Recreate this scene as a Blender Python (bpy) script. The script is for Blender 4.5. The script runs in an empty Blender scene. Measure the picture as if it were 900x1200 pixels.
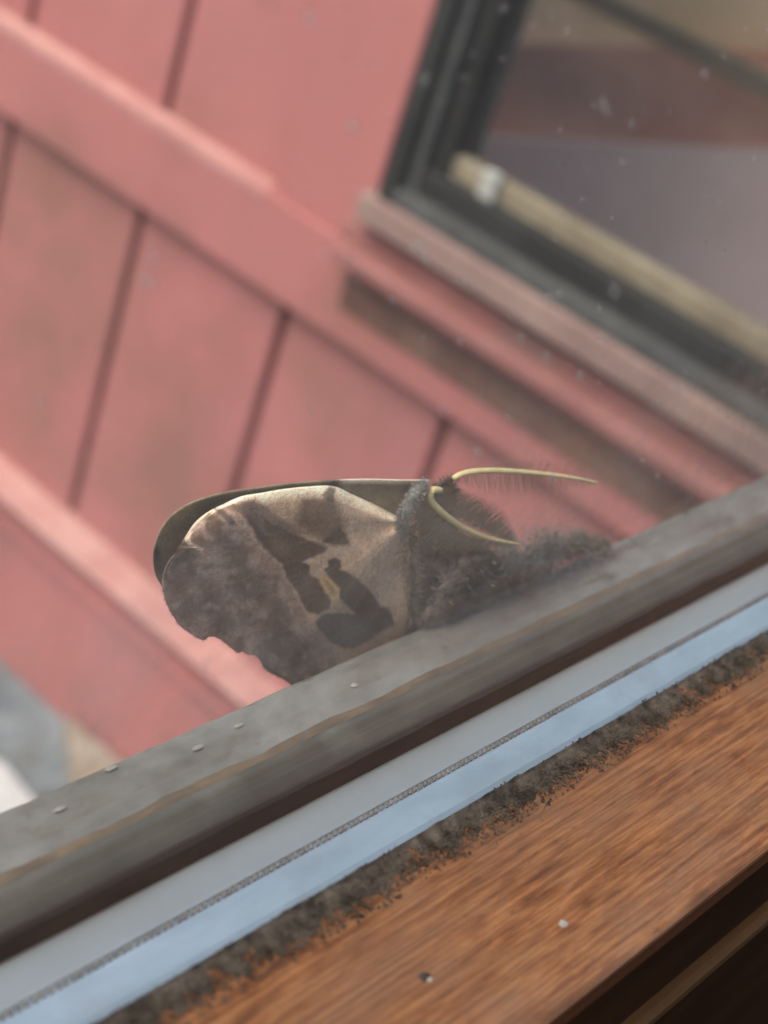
import bpy, bmesh, math, random
import numpy as np
from mathutils import Vector, Matrix, noise as mnoise

random.seed(7)
rng = np.random.default_rng(7)
scene = bpy.context.scene

# ------------------------------------------------------------------ camera
# Fitted from three vanishing points: X along the window sill, Y out through the glass, Z up.
# All distances below are in metres measured from the lens; H0 lifts everything so that the ground is z = 0.
H0 = 1.09
RM = np.array([[0.63579193, -0.71678576, 0.28633338],
               [-0.22146155, -0.52477244, -0.82192984],
               [0.73940747, 0.45916453, -0.49238657]])
FPX = 1971.05
cam_data = bpy.data.cameras.new('camera')
cam = bpy.data.objects.new('camera', cam_data)
scene.collection.objects.link(cam)
right, down, fwd = RM[0], RM[1], RM[2]
cam.matrix_world = Matrix(((right[0], -down[0], -fwd[0], 0), (right[1], -down[1], -fwd[1], 0),
                           (right[2], -down[2], -fwd[2], H0), (0, 0, 0, 1)))
cam_data.sensor_fit = 'VERTICAL'
cam_data.sensor_height = 36.0
cam_data.lens = 36.0 * FPX / 1200.0
cam_data.clip_start = 0.01
cam_data.clip_end = 200.0
cam_data.dof.use_dof = True
cam_data.dof.focus_distance = 0.305
cam_data.dof.aperture_fstop = 14.5
scene.camera = cam

# ------------------------------------------------------------------ sky, sun, exposure
SUN_EL, SUN_AZ = math.radians(55), math.radians(166)      # azimuth from +X, counter-clockwise: from outdoors, behind-left
world = bpy.data.worlds.new('World')
scene.world = world
world.use_nodes = True
wn = world.node_tree
wn.nodes.clear()
sky = wn.nodes.new('ShaderNodeTexSky')
sky.sky_type = 'NISHITA'
sky.sun_disc = False
sky.sun_elevation = SUN_EL
sky.sun_rotation = math.radians(90) - SUN_AZ
sky.dust_density = 4.0
sky.air_density = 1.0
sky.ozone_density = 1.0
bg = wn.nodes.new('ShaderNodeBackground')
bg.inputs['Strength'].default_value = 0.12
wo = wn.nodes.new('ShaderNodeOutputWorld')
wn.links.new(sky.outputs[0], bg.inputs[0])
wn.links.new(bg.outputs[0], wo.inputs[0])
sl = bpy.data.lights.new('sun', 'SUN')
sl.energy = 2.0
sl.angle = math.radians(45)
sl.color = (1.0, 0.91, 0.79)
sun = bpy.data.objects.new('sun', sl)
scene.collection.objects.link(sun)
sd = Vector((math.cos(SUN_EL) * math.cos(SUN_AZ), math.cos(SUN_EL) * math.sin(SUN_AZ), math.sin(SUN_EL)))
sun.rotation_euler = sd.to_track_quat('Z', 'Y').to_euler()
sun.location = (0, 2, 4)
vs = scene.view_settings
vs.view_transform = 'Standard'
vs.look = 'None'
vs.exposure = 0.88
vs.gamma = 1.0
scene.cycles.transparent_max_bounces = 24
scene.render.filter_size = 2.2
scene.cycles.max_bounces = 6
scene.cycles.diffuse_bounces = 3
scene.cycles.glossy_bounces = 3
scene.cycles.caustics_reflective = False
scene.cycles.caustics_refractive = False

# ------------------------------------------------------------------ pixel -> place
def ray(x, y):
    d = RM.T @ np.array([x - 450.0, y - 600.0, FPX])
    return d / np.linalg.norm(d)
def PT(x, y, t): return ray(x, y) * t
def PY(x, y, Y):
    d = ray(x, y); return d * (Y / d[1])
def PX(x, y, X):
    d = ray(x, y); return d * (X / d[0])
def PZ(x, y, Z):
    d = ray(x, y); return d * (Z / d[2])
def PPL(x, y, n, c):
    d = ray(x, y); return d * (c / float(d @ n))

# ------------------------------------------------------------------ object helpers
def tag(o, label=None, cat=None, group=None, kind=None):
    if label: o['label'] = label
    if cat: o['category'] = cat
    if group: o['group'] = group
    if kind: o['kind'] = kind
    return o
WLOC = {}
def empty(name, loc):
    o = bpy.data.objects.new(name, None)
    o.empty_display_size = 0.02
    o.location = (loc[0], loc[1], loc[2] + H0)
    scene.collection.objects.link(o)
    WLOC[o.name] = Vector((loc[0], loc[1], loc[2]))
    return o
def mobj(name, verts, faces, mat, parent=None, origin=None, smooth=False, colors=None, kind=None):
    """verts in lens-relative metres"""
    v = np.asarray(verts, dtype=float)
    if origin is None:
        origin = (v.min(0) + v.max(0)) / 2 if parent is not None else np.array([*((v.min(0) + v.max(0)) / 2)[:2], v[:, 2].min()])
    origin = np.asarray(origin, dtype=float)
    me = bpy.data.meshes.new(name)
    me.from_pydata((v - origin).tolist(), [], [list(map(int, f)) for f in faces])
    if smooth:
        me.polygons.foreach_set('use_smooth', [True] * len(me.polygons))
    if colors is not None:
        a = me.color_attributes.new('pigment', 'FLOAT_COLOR', 'POINT')
        c = np.ones((len(v), 4)); c[:, :3] = colors
        a.data.foreach_set('color', c.ravel())
    me.materials.append(mat)
    me.update()
    o = bpy.data.objects.new(name, me)
    scene.collection.objects.link(o)
    WLOC[o.name] = Vector(origin)
    if parent is not None:
        o.parent = parent
        o.location = Vector(origin) - WLOC[parent.name]
    else:
        o.location = (origin[0], origin[1], origin[2] + H0)
    if kind: o['kind'] = kind
    return o
def boxgeo(x0, x1, y0, y1, z0, z1, bev=0.0, seg=2):
    bm = bmesh.new()
    bmesh.ops.create_cube(bm, size=1.0)
    for v in bm.verts:
        v.co = Vector((x0 if v.co.x < 0 else x1, y0 if v.co.y < 0 else y1, z0 if v.co.z < 0 else z1))
    if bev > 0:
        bmesh.ops.bevel(bm, geom=list(bm.edges), offset=bev, segments=seg, profile=0.5, affect='EDGES', clamp_overlap=True)
    bm.verts.index_update()
    vs_ = [tuple(v.co) for v in bm.verts]
    fs = [[v.index for v in f.verts] for f in bm.faces]
    bm.free()
    return vs_, fs
def box(name, x0, x1, y0, y1, z0, z1, mat, parent=None, bev=0.0, **k):
    v, f = boxgeo(min(x0, x1), max(x0, x1), min(y0, y1), max(y0, y1), min(z0, z1), max(z0, z1), bev)
    return mobj(name, v, f, mat, parent, **k)
def extrude_x(name, prof, x0, x1, mat, parent=None, nx=1, jitter=0.0, close=True, smooth=False, seed=0, **k):
    """prof: list of (Y, Z) going round; swept along X"""
    n = len(prof); xs = np.linspace(x0, x1, nx + 1)
    v = []
    for x in xs:
        for j, (y, z) in enumerate(prof):
            d = 0.0
            if jitter:
                d = jitter * mnoise.noise(Vector((x * 90 + seed, y * 200, z * 200))) + 0.5 * jitter * mnoise.noise(Vector((x * 400 + seed, y * 500, z * 500)))
            v.append((x, y, z + d))
    f = []
    for i in range(nx):
        for j in range(n if close else n - 1):
            a, b = i * n + j, i * n + (j + 1) % n
            f.append((a, b, b + n, a + n))
    if close:
        f.append(tuple(range(n))[::-1]); f.append(tuple(range(nx * n, nx * n + n)))
    return mobj(name, v, f, mat, parent, smooth=smooth, **k)
def catmull(pts, n):
    p = np.array(pts, float)
    p = np.vstack([2 * p[0] - p[1], p, 2 * p[-1] - p[-2]])
    out = []
    for i in range(1, len(p) - 2):
        for t in np.linspace(0, 1, 16, endpoint=False):
            a, b, c, d = p[i - 1], p[i], p[i + 1], p[i + 2]
            out.append(0.5 * ((2 * b) + (c - a) * t + (2 * a - 5 * b + 4 * c - d) * t * t + (3 * b - a - 3 * c + d) * t ** 3))
    out.append(p[-2]); out = np.array(out)
    s = np.concatenate([[0], np.cumsum(np.linalg.norm(np.diff(out, axis=0), axis=1))])
    q = np.linspace(0, s[-1], n)
    return np.stack([np.interp(q, s, out[:, k]) for k in range(out.shape[1])], 1)
def tube(path, radii, sides=6):
    """tube round a 3-D path (n,3) with per-point radius"""
    path = np.asarray(path, float); n = len(path)
    v, f = [], []
    up = np.array([0.3, 0.2, 0.93])
    for i in range(n):
        t = path[min(i + 1, n - 1)] - path[max(i - 1, 0)]
        t /= np.linalg.norm(t) + 1e-12
        a = np.cross(t, up); a /= np.linalg.norm(a) + 1e-12
        b = np.cross(t, a)
        for k in range(sides):
            an = 2 * math.pi * k / sides
            v.append(path[i] + radii[i] * (math.cos(an) * a + math.sin(an) * b))
    for i in range(n - 1):
        for k in range(sides):
            p, q = i * sides + k, i * sides + (k + 1) % sides
            f.append((p, q, q + sides, p + sides))
    f.append(tuple(range(sides))[::-1]); f.append(tuple(range((n - 1) * sides, n * sides)))
    return v, f
class Geo:
    def __init__(s): s.v, s.f = [], []
    def add(s, v, f):
        b = len(s.v); s.v += [tuple(p) for p in v]; s.f += [tuple(i + b for i in q) for q in f]

def hairs(cents, rr, n, ln, wd, seed, bias=np.zeros(3)):
    r_ = np.random.default_rng(seed); G = Geo()
    for _ in range(n):
        i = r_.integers(0, len(cents))
        d = r_.normal(size=3); d /= np.linalg.norm(d)
        p = cents[i] + d * rr[i] * 0.9
        t = d * 0.6 + bias + 0.45 * r_.normal(size=3); t /= np.linalg.norm(t)
        sdv = np.cross(t, r_.normal(size=3)); sdv /= np.linalg.norm(sdv) + 1e-9
        l_ = ln * (0.5 + r_.random())
        G.add([p - sdv * wd / 2, p + sdv * wd / 2, p + t * l_ * 0.6 + sdv * wd * 0.3 + r_.normal(size=3) * l_ * 0.05, p + t * l_], [(0, 1, 2), (0, 2, 3)])
    return G

# ------------------------------------------------------------------ materials
def lin(r, g, b):
    return tuple(((c / 255.0) / 12.92 if c / 255.0 <= 0.04045 else ((c / 255.0 + 0.055) / 1.055) ** 2.4) for c in (r, g, b))
def nodes(name):
    m = bpy.data.materials.new(name); m.use_nodes = True
    nt = m.node_tree
    b = nt.nodes['Principled BSDF']
    return m, nt, b
def coord(nt, scale=(1, 1, 1)):
    g = nt.nodes.new('ShaderNodeNewGeometry')
    mp = nt.nodes.new('ShaderNodeMapping'); mp.inputs['Scale'].default_value = scale
    nt.links.new(g.outputs['Position'], mp.inputs['Vector'])
    return mp.outputs[0]
def noise_node(nt, vec, scale, detail=5, rough=0.6):
    n = nt.nodes.new('ShaderNodeTexNoise'); n.inputs['Scale'].default_value = scale
    n.inputs['Detail'].default_value = detail; n.inputs['Roughness'].default_value = rough
    nt.links.new(vec, n.inputs['Vector'])
    return n.outputs['Fac']
def ramp(nt, fac, stops, interp='LINEAR'):
    r = nt.nodes.new('ShaderNodeValToRGB'); r.color_ramp.interpolation = interp
    e = r.color_ramp.elements
    while len(e) < len(stops): e.new(0.5)
    for i, (p, c) in enumerate(stops):
        e[i].position = p; e[i].color = (*c, 1) if len(c) == 3 else c
    nt.links.new(fac, r.inputs[0])
    return r.outputs[0]
def mixc(nt, fac, a, b, mode='MIX'):
    n = nt.nodes.new('ShaderNodeMix'); n.data_type = 'RGBA'; n.blend_type = mode
    for s, v in ((0, fac), (6, a), (7, b)):
        if hasattr(v, 'links'): nt.links.new(v, n.inputs[s])
        elif isinstance(v, (int, float)): n.inputs[s].default_value = v
        else: n.inputs[s].default_value = (*v, 1)
    return n.outputs[2]
def bump(nt, b, h, strength, dist):
    n = nt.nodes.new('ShaderNodeBump'); n.inputs['Strength'].default_value = strength; n.inputs['Distance'].default_value = dist
    nt.links.new(h, n.inputs['Height']); nt.links.new(n.outputs[0], b.inputs['Normal'])
def rough_mat(name, c1, c2, scale, rough=0.7, stretch=(1, 1, 1), bstr=0.3, bdist=0.001, spec=0.3, c3=None, scale3=None, metallic=0.0, lo=0.35, hi=0.65, th=(0.55, 0.7)):
    m, nt, b = nodes(name)
    v = coord(nt, stretch)
    n1 = noise_node(nt, v, scale)
    col = ramp(nt, n1, [(lo, c1), (hi, c2)])
    if c3:
        n3 = noise_node(nt, coord(nt), scale3 or scale * 0.3, 4)
        k = ramp(nt, n3, [(th[0], (0, 0, 0)), (th[1], (1, 1, 1))])
        col = mixc(nt, k, col, c3)
    nt.links.new(col, b.inputs['Base Color'])
    b.inputs['Roughness'].default_value = rough
    b.inputs['Metallic'].default_value = metallic
    b.inputs['Specular IOR Level'].default_value = spec
    if bstr: bump(nt, b, noise_node(nt, v, scale * 2.2, 6), bstr, bdist)
    return m

RED1, RED2 = (0.37, 0.135, 0.128), (0.43, 0.160, 0.152)
M_red = rough_mat('red_paint', RED1, RED2, 9, 0.62, (1, 1, 0.35), 0.12, 0.0008, 0.3, c3=(0.27, 0.122, 0.100), scale3=4.5, th=(0.46, 0.66))
M_redworn = rough_mat('worn_red_paint', (0.27, 0.112, 0.102), (0.34, 0.15, 0.138), 16, 0.75, bstr=0.15, c3=(0.24, 0.15, 0.13), scale3=12)
M_redlit = rough_mat('dusty_highlight_red', (0.40, 0.19, 0.175), (0.50, 0.28, 0.25), 30, 0.8, bstr=0.15)  # paler red: dust plus the highlight of top-facing edges
M_sillpaint = rough_mat('weathered_pink_sill_paint', (0.24, 0.15, 0.135), (0.32, 0.215, 0.19), 22, 0.75, c3=(0.22, 0.185, 0.16), scale3=14)
M_lipshadow = rough_mat('lip_shadow_brown', (0.12, 0.062, 0.048), (0.18, 0.10, 0.078), 30, 0.9)  # brown that paints the shadow below the lip
M_gap = rough_mat('dark_red_groove', (0.20, 0.055, 0.055), (0.25, 0.07, 0.07), 40, 0.9)
M_black = rough_mat('black_frame_paint', (0.018, 0.018, 0.018), (0.030, 0.030, 0.029), 25, 0.5, bstr=0.1)
M_blackgrey = rough_mat('grey_black_frame', (0.055, 0.057, 0.057), (0.09, 0.092, 0.09), 30, 0.7, bstr=0.1)  # lighter grey-black for some of the frame steps
M_tan = rough_mat('tan_bead_wood', (0.19, 0.155, 0.105), (0.28, 0.235, 0.165), 26, 0.7, c3=(0.32, 0.29, 0.22), scale3=20)
M_white = rough_mat('white_paint', (0.50, 0.52, 0.52), (0.62, 0.64, 0.64), 40, 0.5)
M_glint = rough_mat('dull_white_glint', (0.34, 0.34, 0.31), (0.44, 0.44, 0.41), 60, 0.6)
M_concrete = rough_mat('blue_grey_concrete', (0.10, 0.125, 0.14), (0.26, 0.30, 0.325), 14, 0.9, c3=(0.14, 0.15, 0.145), scale3=20, bdist=0.004)
M_beige = rough_mat('beige_stone', (0.24, 0.19, 0.14), (0.42, 0.37, 0.30), 22, 0.9, bdist=0.003)
M_purple = rough_mat('purple_grey_panel', (0.56, 0.43, 0.43), (0.66, 0.52, 0.52), 6, 0.7)
M_brown = rough_mat('red_brown_board', (0.42, 0.17, 0.12), (0.56, 0.28, 0.20), 7, 0.8)
M_olive = rough_mat('drab_beige_board', (0.45, 0.36, 0.22), (0.66, 0.52, 0.36), 8, 0.8)
M_olivedark = rough_mat('dark_olive_strip', (0.16, 0.14, 0.10), (0.22, 0.19, 0.15), 10, 0.8)
M_gasket = rough_mat('black_sealant', (0.006, 0.005, 0.004), (0.016, 0.011, 0.008), 300, 0.9, bdist=0.0003)
M_mould = rough_mat('grey_brown_mould', (0.032, 0.024, 0.016), (0.125, 0.100, 0.074), 330, 0.95, bdist=0.0004)
M_rust = rough_mat('ochre_dirt', (0.075, 0.050, 0.026), (0.15, 0.105, 0.058), 120, 0.95, bdist=0.0004)
M_chip = rough_mat('pale_paint_flake', (0.22, 0.21, 0.185), (0.36, 0.35, 0.31), 300, 0.8)
M_fleck = rough_mat('dark_fly_speck', (0.03, 0.025, 0.02), (0.05, 0.045, 0.04), 300, 0.8)
M_shaft = rough_mat('pale_yellow_antenna', (0.62, 0.50, 0.24), (0.72, 0.61, 0.34), 600, 0.5, bstr=0)
M_dust = rough_mat('dust_fibre', (0.13, 0.105, 0.085), (0.25, 0.21, 0.18), 120, 0.95, bstr=0)
M_web = rough_mat('cobweb_thread', (0.28, 0.28, 0.28), (0.42, 0.43, 0.43), 200, 0.8, bstr=0)
M_grain = rough_mat('dirt_grain', (0.11, 0.09, 0.075), (0.19, 0.155, 0.135), 300, 0.95, bstr=0)
M_fur = rough_mat('brown_moth_fur', (0.085, 0.066, 0.051), (0.17, 0.133, 0.105), 300, 0.9, bstr=0)
M_rootfur = rough_mat('tan_moth_fur', (0.20, 0.15, 0.11), (0.33, 0.26, 0.20), 300, 0.9, bstr=0)
M_collar = rough_mat('grey_moth_collar', (0.19, 0.19, 0.175), (0.32, 0.315, 0.29), 400, 0.9, bstr=0)
M_barb = None

def wood_mat():
    m, nt, b = nodes('orange_stained_wood')
    v = coord(nt, (0.17, 1, 0.3))
    n1 = noise_node(nt, v, 620, 5, 0.62)
    n2 = noise_node(nt, coord(nt, (0.5, 1, 1)), 60, 5, 0.6)
    n3 = noise_node(nt, coord(nt, (0.22, 1, 0.3)), 700, 3, 0.7)
    c = ramp(nt, n1, [(0.30, (0.115, 0.044, 0.018)), (0.47, (0.225, 0.090, 0.034)), (0.64, (0.315, 0.142, 0.056))])
    k = ramp(nt, n2, [(0.42, (0, 0, 0)), (0.68, (1, 1, 1))])
    c = mixc(nt, k, c, (0.215, 0.112, 0.060))
    k3 = ramp(nt, n3, [(0.58, (0, 0, 0)), (0.76, (0.7, 0.7, 0.7))])
    c = mixc(nt, k3, c, (0.11, 0.045, 0.022))
    n4 = noise_node(nt, coord(nt, (0.02, 1, 0.2)), 1500, 2, 0.5)
    c = mixc(nt, 1.0, c, ramp(nt, n4, [(0.36, (0.74, 0.71, 0.69)), (0.62, (1.12, 1.12, 1.12))]), 'MULTIPLY')
    nt.links.new(c, b.inputs['Base Color'])
    b.inputs['Roughness'].default_value = 0.6
    b.inputs['Specular IOR Level'].default_value = 0.25
    bump(nt, b, n4, 0.5, 0.0005)
    return m
M_wood = wood_mat()
M_shadewood = rough_mat('shaded_dark_wood', (0.030, 0.0095, 0.002), (0.048, 0.017, 0.0035), 90, 0.75, (0.15, 1, 1), 0.2, 0.0004, 0.12)  # wood colour darkened to paint the shade on the room side
M_beadwood = rough_mat('worn_brown_bead', (0.055, 0.026, 0.007), (0.095, 0.045, 0.012), 120, 0.7, (0.15, 1, 1), 0.2, 0.0004, 0.2)

def ledge_mat():
    m, nt, b = nodes('dirty_grey_ledge')
    n1 = noise_node(nt, coord(nt, (0.45, 1, 1)), 130, 6, 0.65)
    c = ramp(nt, n1, [(0.32, (0.10, 0.095, 0.080)), (0.5, (0.155, 0.152, 0.135)), (0.68, (0.20, 0.20, 0.183))])
    n2 = noise_node(nt, coord(nt, (0.6, 1, 1)), 45, 5)
    k = ramp(nt, n2, [(0.52, (0, 0, 0)), (0.70, (1, 1, 1))])
    c = mixc(nt, k, c, (0.235, 0.24, 0.23))
    n3 = noise_node(nt, coord(nt, (0.5, 1, 1)), 210, 4)
    k = ramp(nt, n3, [(0.60, (0, 0, 0)), (0.72, (1, 1, 1))])
    c = mixc(nt, k, c, (0.085, 0.068, 0.048))
    nt.links.new(c, b.inputs['Base Color'])
    b.inputs['Roughness'].default_value = 0.75
    b.inputs['Specular IOR Level'].default_value = 0.3
    bump(nt, b, n1, 0.4, 0.0006)
    return m
M_ledge = ledge_mat()
M_bead = rough_mat('grey_green_glazing_bead', (0.040, 0.039, 0.030), (0.085, 0.083, 0.066), 90, 0.75, (0.5, 1, 1), 0.15, 0.0004, 0.25, c3=(0.105, 0.104, 0.088), scale3=70)

def metal_mat():
    m, nt, b = nodes('brushed_aluminium')
    n1 = noise_node(nt, coord(nt, (0.3, 1, 1)), 150, 4)
    c = ramp(nt, n1, [(0.35, (0.62, 0.76, 0.80)), (0.65, (0.74, 0.88, 0.92))])
    n2 = noise_node(nt, coord(nt, (0.7, 1.0, 1)), 70, 4)
    k = ramp(nt, n2, [(0.5, (0, 0, 0)), (0.75, (0.7, 0.7, 0.7))])
    c = mixc(nt, k, c, (0.54, 0.60, 0.60))
    nt.links.new(c, b.inputs['Base Color'])
    sx_ = nt.nodes.new('ShaderNodeSeparateXYZ'); nt.links.new(coord(nt), sx_.inputs[0])
    mr = nt.nodes.new('ShaderNodeMapRange'); mr.inputs[1].default_value = 0.1062; mr.inputs[2].default_value = 0.1082; mr.inputs[3].default_value = 0.0; mr.inputs[4].default_value = 0.75
    nt.links.new(sx_.outputs[1], mr.inputs[0])
    c = mixc(nt, mr.outputs[0], c, (0.60, 0.59, 0.51))       # the outer half is greyer
    nt.links.new(c, b.inputs['Base Color'])
    b.inputs['Metallic'].default_value = 0.75
    b.inputs['Roughness'].default_value = 0.42
    bump(nt, b, n1, 0.08, 0.0003)
    return m
M_metal = metal_mat()
M_seam = rough_mat('dull_seam', (0.16, 0.155, 0.15), (0.26, 0.255, 0.25), 300, 0.8, bstr=0)

def glass_mat(name, film, spots, gloss=1.0):
    """clear thin glass under a film of dust: see-through, with its own Fresnel reflection"""
    m, nt, b = nodes(name)
    nt.nodes.remove(b)
    out = nt.nodes['Material Output']
    tr = nt.nodes.new('ShaderNodeBsdfTransparent'); tr.inputs[0].default_value = (0.985, 0.992, 0.988, 1)
    gl = nt.nodes.new('ShaderNodeBsdfGlossy'); gl.inputs['Roughness'].default_value = 0.02
    fr = nt.nodes.new('ShaderNodeLayerWeight'); fr.inputs[0].default_value = 0.5
    pw = nt.nodes.new('ShaderNodeMath'); pw.operation = 'POWER'; pw.inputs[1].default_value = 5.0      # Schlick, the same from both sides
    nt.links.new(fr.outputs['Facing'], pw.inputs[0])
    mu = nt.nodes.new('ShaderNodeMath'); mu.operation = 'MULTIPLY_ADD'; mu.inputs[1].default_value = 0.96 * gloss; mu.inputs[2].default_value = 0.04 * gloss
    nt.links.new(pw.outputs[0], mu.inputs[0])
    mx = nt.nodes.new('ShaderNodeMixShader')
    nt.links.new(mu.outputs[0], mx.inputs[0]); nt.links.new(tr.outputs[0], mx.inputs[1]); nt.links.new(gl.outputs[0], mx.inputs[2])
    df = nt.nodes.new('ShaderNodeBsdfDiffuse'); df.inputs[0].default_value = (0.55, 0.52, 0.47, 1)
    tl = nt.nodes.new('ShaderNodeBsdfTranslucent'); tl.inputs[0].default_value = (0.55, 0.52, 0.47, 1)
    dm = nt.nodes.new('ShaderNodeMixShader'); dm.inputs[0].default_value = 0.5
    nt.links.new(df.outputs[0], dm.inputs[1]); nt.links.new(tl.outputs[0], dm.inputs[2])
    fin = nt.nodes.new('ShaderNodeMixShader')
    if spots:
        n1 = noise_node(nt, coord(nt), 26, 3, 0.65)
        fs = ramp(nt, n1, [(0.3, (film * 0.5,) * 3), (0.75, (film * 1.8,) * 3)])
        sz = nt.nodes.new('ShaderNodeSeparateXYZ'); nt.links.new(coord(nt), sz.inputs[0])       # grime gathers towards the sill
        mr = nt.nodes.new('ShaderNodeMapRange'); mr.inputs[1].default_value = H0 - 0.19; mr.inputs[2].default_value = H0 - 0.09
        nt.links.new(sz.outputs[2], mr.inputs[0])
        band = ramp(nt, mr.outputs[0], [(0.10, (0, 0, 0)), (0.22, (0.05, 0.05, 0.05)), (0.45, (0.17, 0.17, 0.17)), (0.60, (0.12, 0.12, 0.12)), (1.0, (0, 0, 0))])
        n2 = noise_node(nt, coord(nt), 70, 3, 0.65)
        k2 = ramp(nt, n2, [(0.38, (0.1, 0.1, 0.1)), (0.68, (1, 1, 1))])
        fs = mixc(nt, 1.0, fs, mixc(nt, 1.0, band, k2, 'MULTIPLY'), 'ADD')
        nt.links.new(fs, fin.inputs[0])
    else:
        fin.inputs[0].default_value = film
    nt.links.new(mx.outputs[0], fin.inputs[1]); nt.links.new(dm.outputs[0], fin.inputs[2])
    nt.links.new(fin.outputs[0], out.inputs['Surface'])
    return m
M_glass_in = glass_mat('dusty_inner_glass', 0.012, 0, 0.5)
M_glass_out = glass_mat('dirty_outer_glass', 0.026, 1, 0.6)
M_glass_door = glass_mat('door_glass', 0.012, 0.0, 1.0)

def speck_mat():
    m, nt, b = nodes('dried_water_spot')
    nt.nodes.remove(b)
    out = nt.nodes['Material Output']
    tr = nt.nodes.new('ShaderNodeBsdfTransparent')
    df = nt.nodes.new('ShaderNodeBsdfDiffuse'); df.inputs[0].default_value = (0.72, 0.68, 0.62, 1)
    tl = nt.nodes.new('ShaderNodeBsdfTranslucent'); tl.inputs[0].default_value = (0.72, 0.68, 0.62, 1)
    dm = nt.nodes.new('ShaderNodeMixShader'); nt.links.new(df.outputs[0], dm.inputs[1]); nt.links.new(tl.outputs[0], dm.inputs[2])
    mx = nt.nodes.new('ShaderNodeMixShader'); at = nt.nodes.new('ShaderNodeVertexColor'); at.layer_name = 'pigment'
    ml = nt.nodes.new('ShaderNodeMath'); ml.operation = 'MULTIPLY'; ml.inputs[1].default_value = 0.38
    nt.links.new(at.outputs[0], ml.inputs[0]); nt.links.new(ml.outputs[0], mx.inputs[0])
    nt.links.new(tr.outputs[0], mx.inputs[1]); nt.links.new(dm.outputs[0], mx.inputs[2])
    nt.links.new(mx.outputs[0], out.inputs['Surface'])
    return m
M_speck = speck_mat()

def wing_mat():
    m, nt, b = nodes('moth_wing_scales')
    a = nt.nodes.new('ShaderNodeVertexColor'); a.layer_name = 'pigment'
    n1 = noise_node(nt, coord(nt), 2600, 3, 0.7)
    k = ramp(nt, n1, [(0.3, (0.72, 0.72, 0.72)), (0.7, (1.25, 1.24, 1.22))])
    c = mixc(nt, 1.0, a.outputs[0], k, 'MULTIPLY')
    nt.links.new(c, b.inputs['Base Color'])
    b.inputs['Roughness'].default_value = 0.85
    b.inputs['Specular IOR Level'].default_value = 0.15
    b.inputs['Sheen Weight'].default_value = 0.1
    bump(nt, b, noise_node(nt, coord(nt), 900, 5), 0.35, 0.0003)
    return m
M_wing = wing_mat()

def barb_mat():
    m, nt, b = nodes('antenna_barb')
    b.inputs['Base Color'].default_value = (0.36, 0.265, 0.18, 1)
    b.inputs['Roughness'].default_value = 0.8
    return m
M_barb = barb_mat()

# ================================================================== SETTING
g = box('ground', -2.5, 2.5, 0.15, 4.0, -1.19, -1.09, M_concrete)
tag(g, kind='structure')

# ------------------------------------------------------------------ red door with a black-framed window, square to our window
XW = 1.0
door = empty('red_door', (XW, 0.9, -1.09))
tag(door, 'red painted plank door with rails and a black-framed window', 'door')
Y0, Y1 = 0.16, 2.05
ZT = 0.55
def dbox(name, y0, y1, z0, z1, proud, mat=M_red, bev=0.004, back=0.03, parent=None):
    """y, z given as seen on the plane of the planks; proud pieces are pulled towards the lens along the wall's normal"""
    s = (XW - proud) / XW
    return box(name, XW - proud, XW + back, y0 * s, y1 * s, z0 * s, z1 * s, mat, parent or door, bev)
box('backing', XW + 0.012, XW + 0.04, Y0, Y1, -1.089, -0.47, M_gap, door)
box('backing', XW + 0.012, XW + 0.04, 0.70, Y1, -0.47, ZT, M_gap, door)
GR = 0.0045
ys = [0.16, 0.236, 0.416, 0.596, 0.774, 0.955, 1.137, 1.318, 1.50, 1.68, 1.86, 2.05]
for a, b in zip(ys[:-1], ys[1:]):
    v, f = boxgeo(XW, XW + 0.014, a + GR, b - GR, -0.93, -0.545, 0.003)
    mobj('plank', v, f, M_red, door)
yu = [0.775, 0.955, 1.139, 1.325, 1.51, 1.69, 1.87, 2.05]
for a, b in zip(yu[:-1], yu[1:]):
    v, f = boxgeo(XW, XW + 0.014, a + GR, b - GR, -0.49, ZT, 0.003)
    mobj('plank', v, f, M_red, door)
# middle rail and its dusty chamfer, the highlight painted in
dbox('middle_rail', Y0, Y1, -0.561, -0.482, 0.016, bev=0.0025)
s = 0.99
mobj('rail_chamfer', [(XW - 0.0165, y, z) if k == 0 else (XW - 0.001, y, z2) for y in (0.815, Y1) for k, z, z2 in ((0, -0.4755, 0), (1, 0, -0.4705))] +
     [(XW + 0.002, y, -0.4815) for y in (0.815, Y1)] + [(XW - 0.0165, y, -0.4815) for y in (0.815, Y1)],
     [(0, 1, 3, 2), (0, 2, 7, 6), (1, 4, 5, 3), (6, 7, 5, 4), (0, 6, 4, 1), (2, 3, 5, 7)], M_redlit, door)
# stile between the upper planks and the window
dbox('stile', 0.722, 0.813, -0.4815, ZT, 0.012, bev=0.003)
# drip moulding along the foot: sloping dusty top with its highlight in the colour, undercut, thin bead, plain kick board
mz = [(XW + 0.002, -0.880), (XW - 0.028, -0.892), (XW - 0.031, -0.896), (XW - 0.028, -0.902), (XW + 0.002, -0.902)]
def along_y(name, prof, y0, y1, mat, parent):
    n = len(prof)
    v = [(x, y, z) for y in (y0, y1) for x, z in prof]
    f = [(j, (j + 1) % n, (j + 1) % n + n, j + n) for j in range(n)] + [tuple(range(n))[::-1], tuple(range(n, 2 * n))]
    return mobj(name, v, f, mat, parent)
along_y('drip_moulding', mz, Y0, Y1, M_redlit, door)
along_y('bead', [(XW - 0.006, -0.927), (XW - 0.016, -0.930), (XW - 0.017, -0.936), (XW - 0.006, -0.938)], Y0, Y1, M_red, door)
box('kick_board', XW - 0.008, XW + 0.02, Y0, Y1, -1.0895, -0.9025, M_red, door, 0.002)
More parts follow.
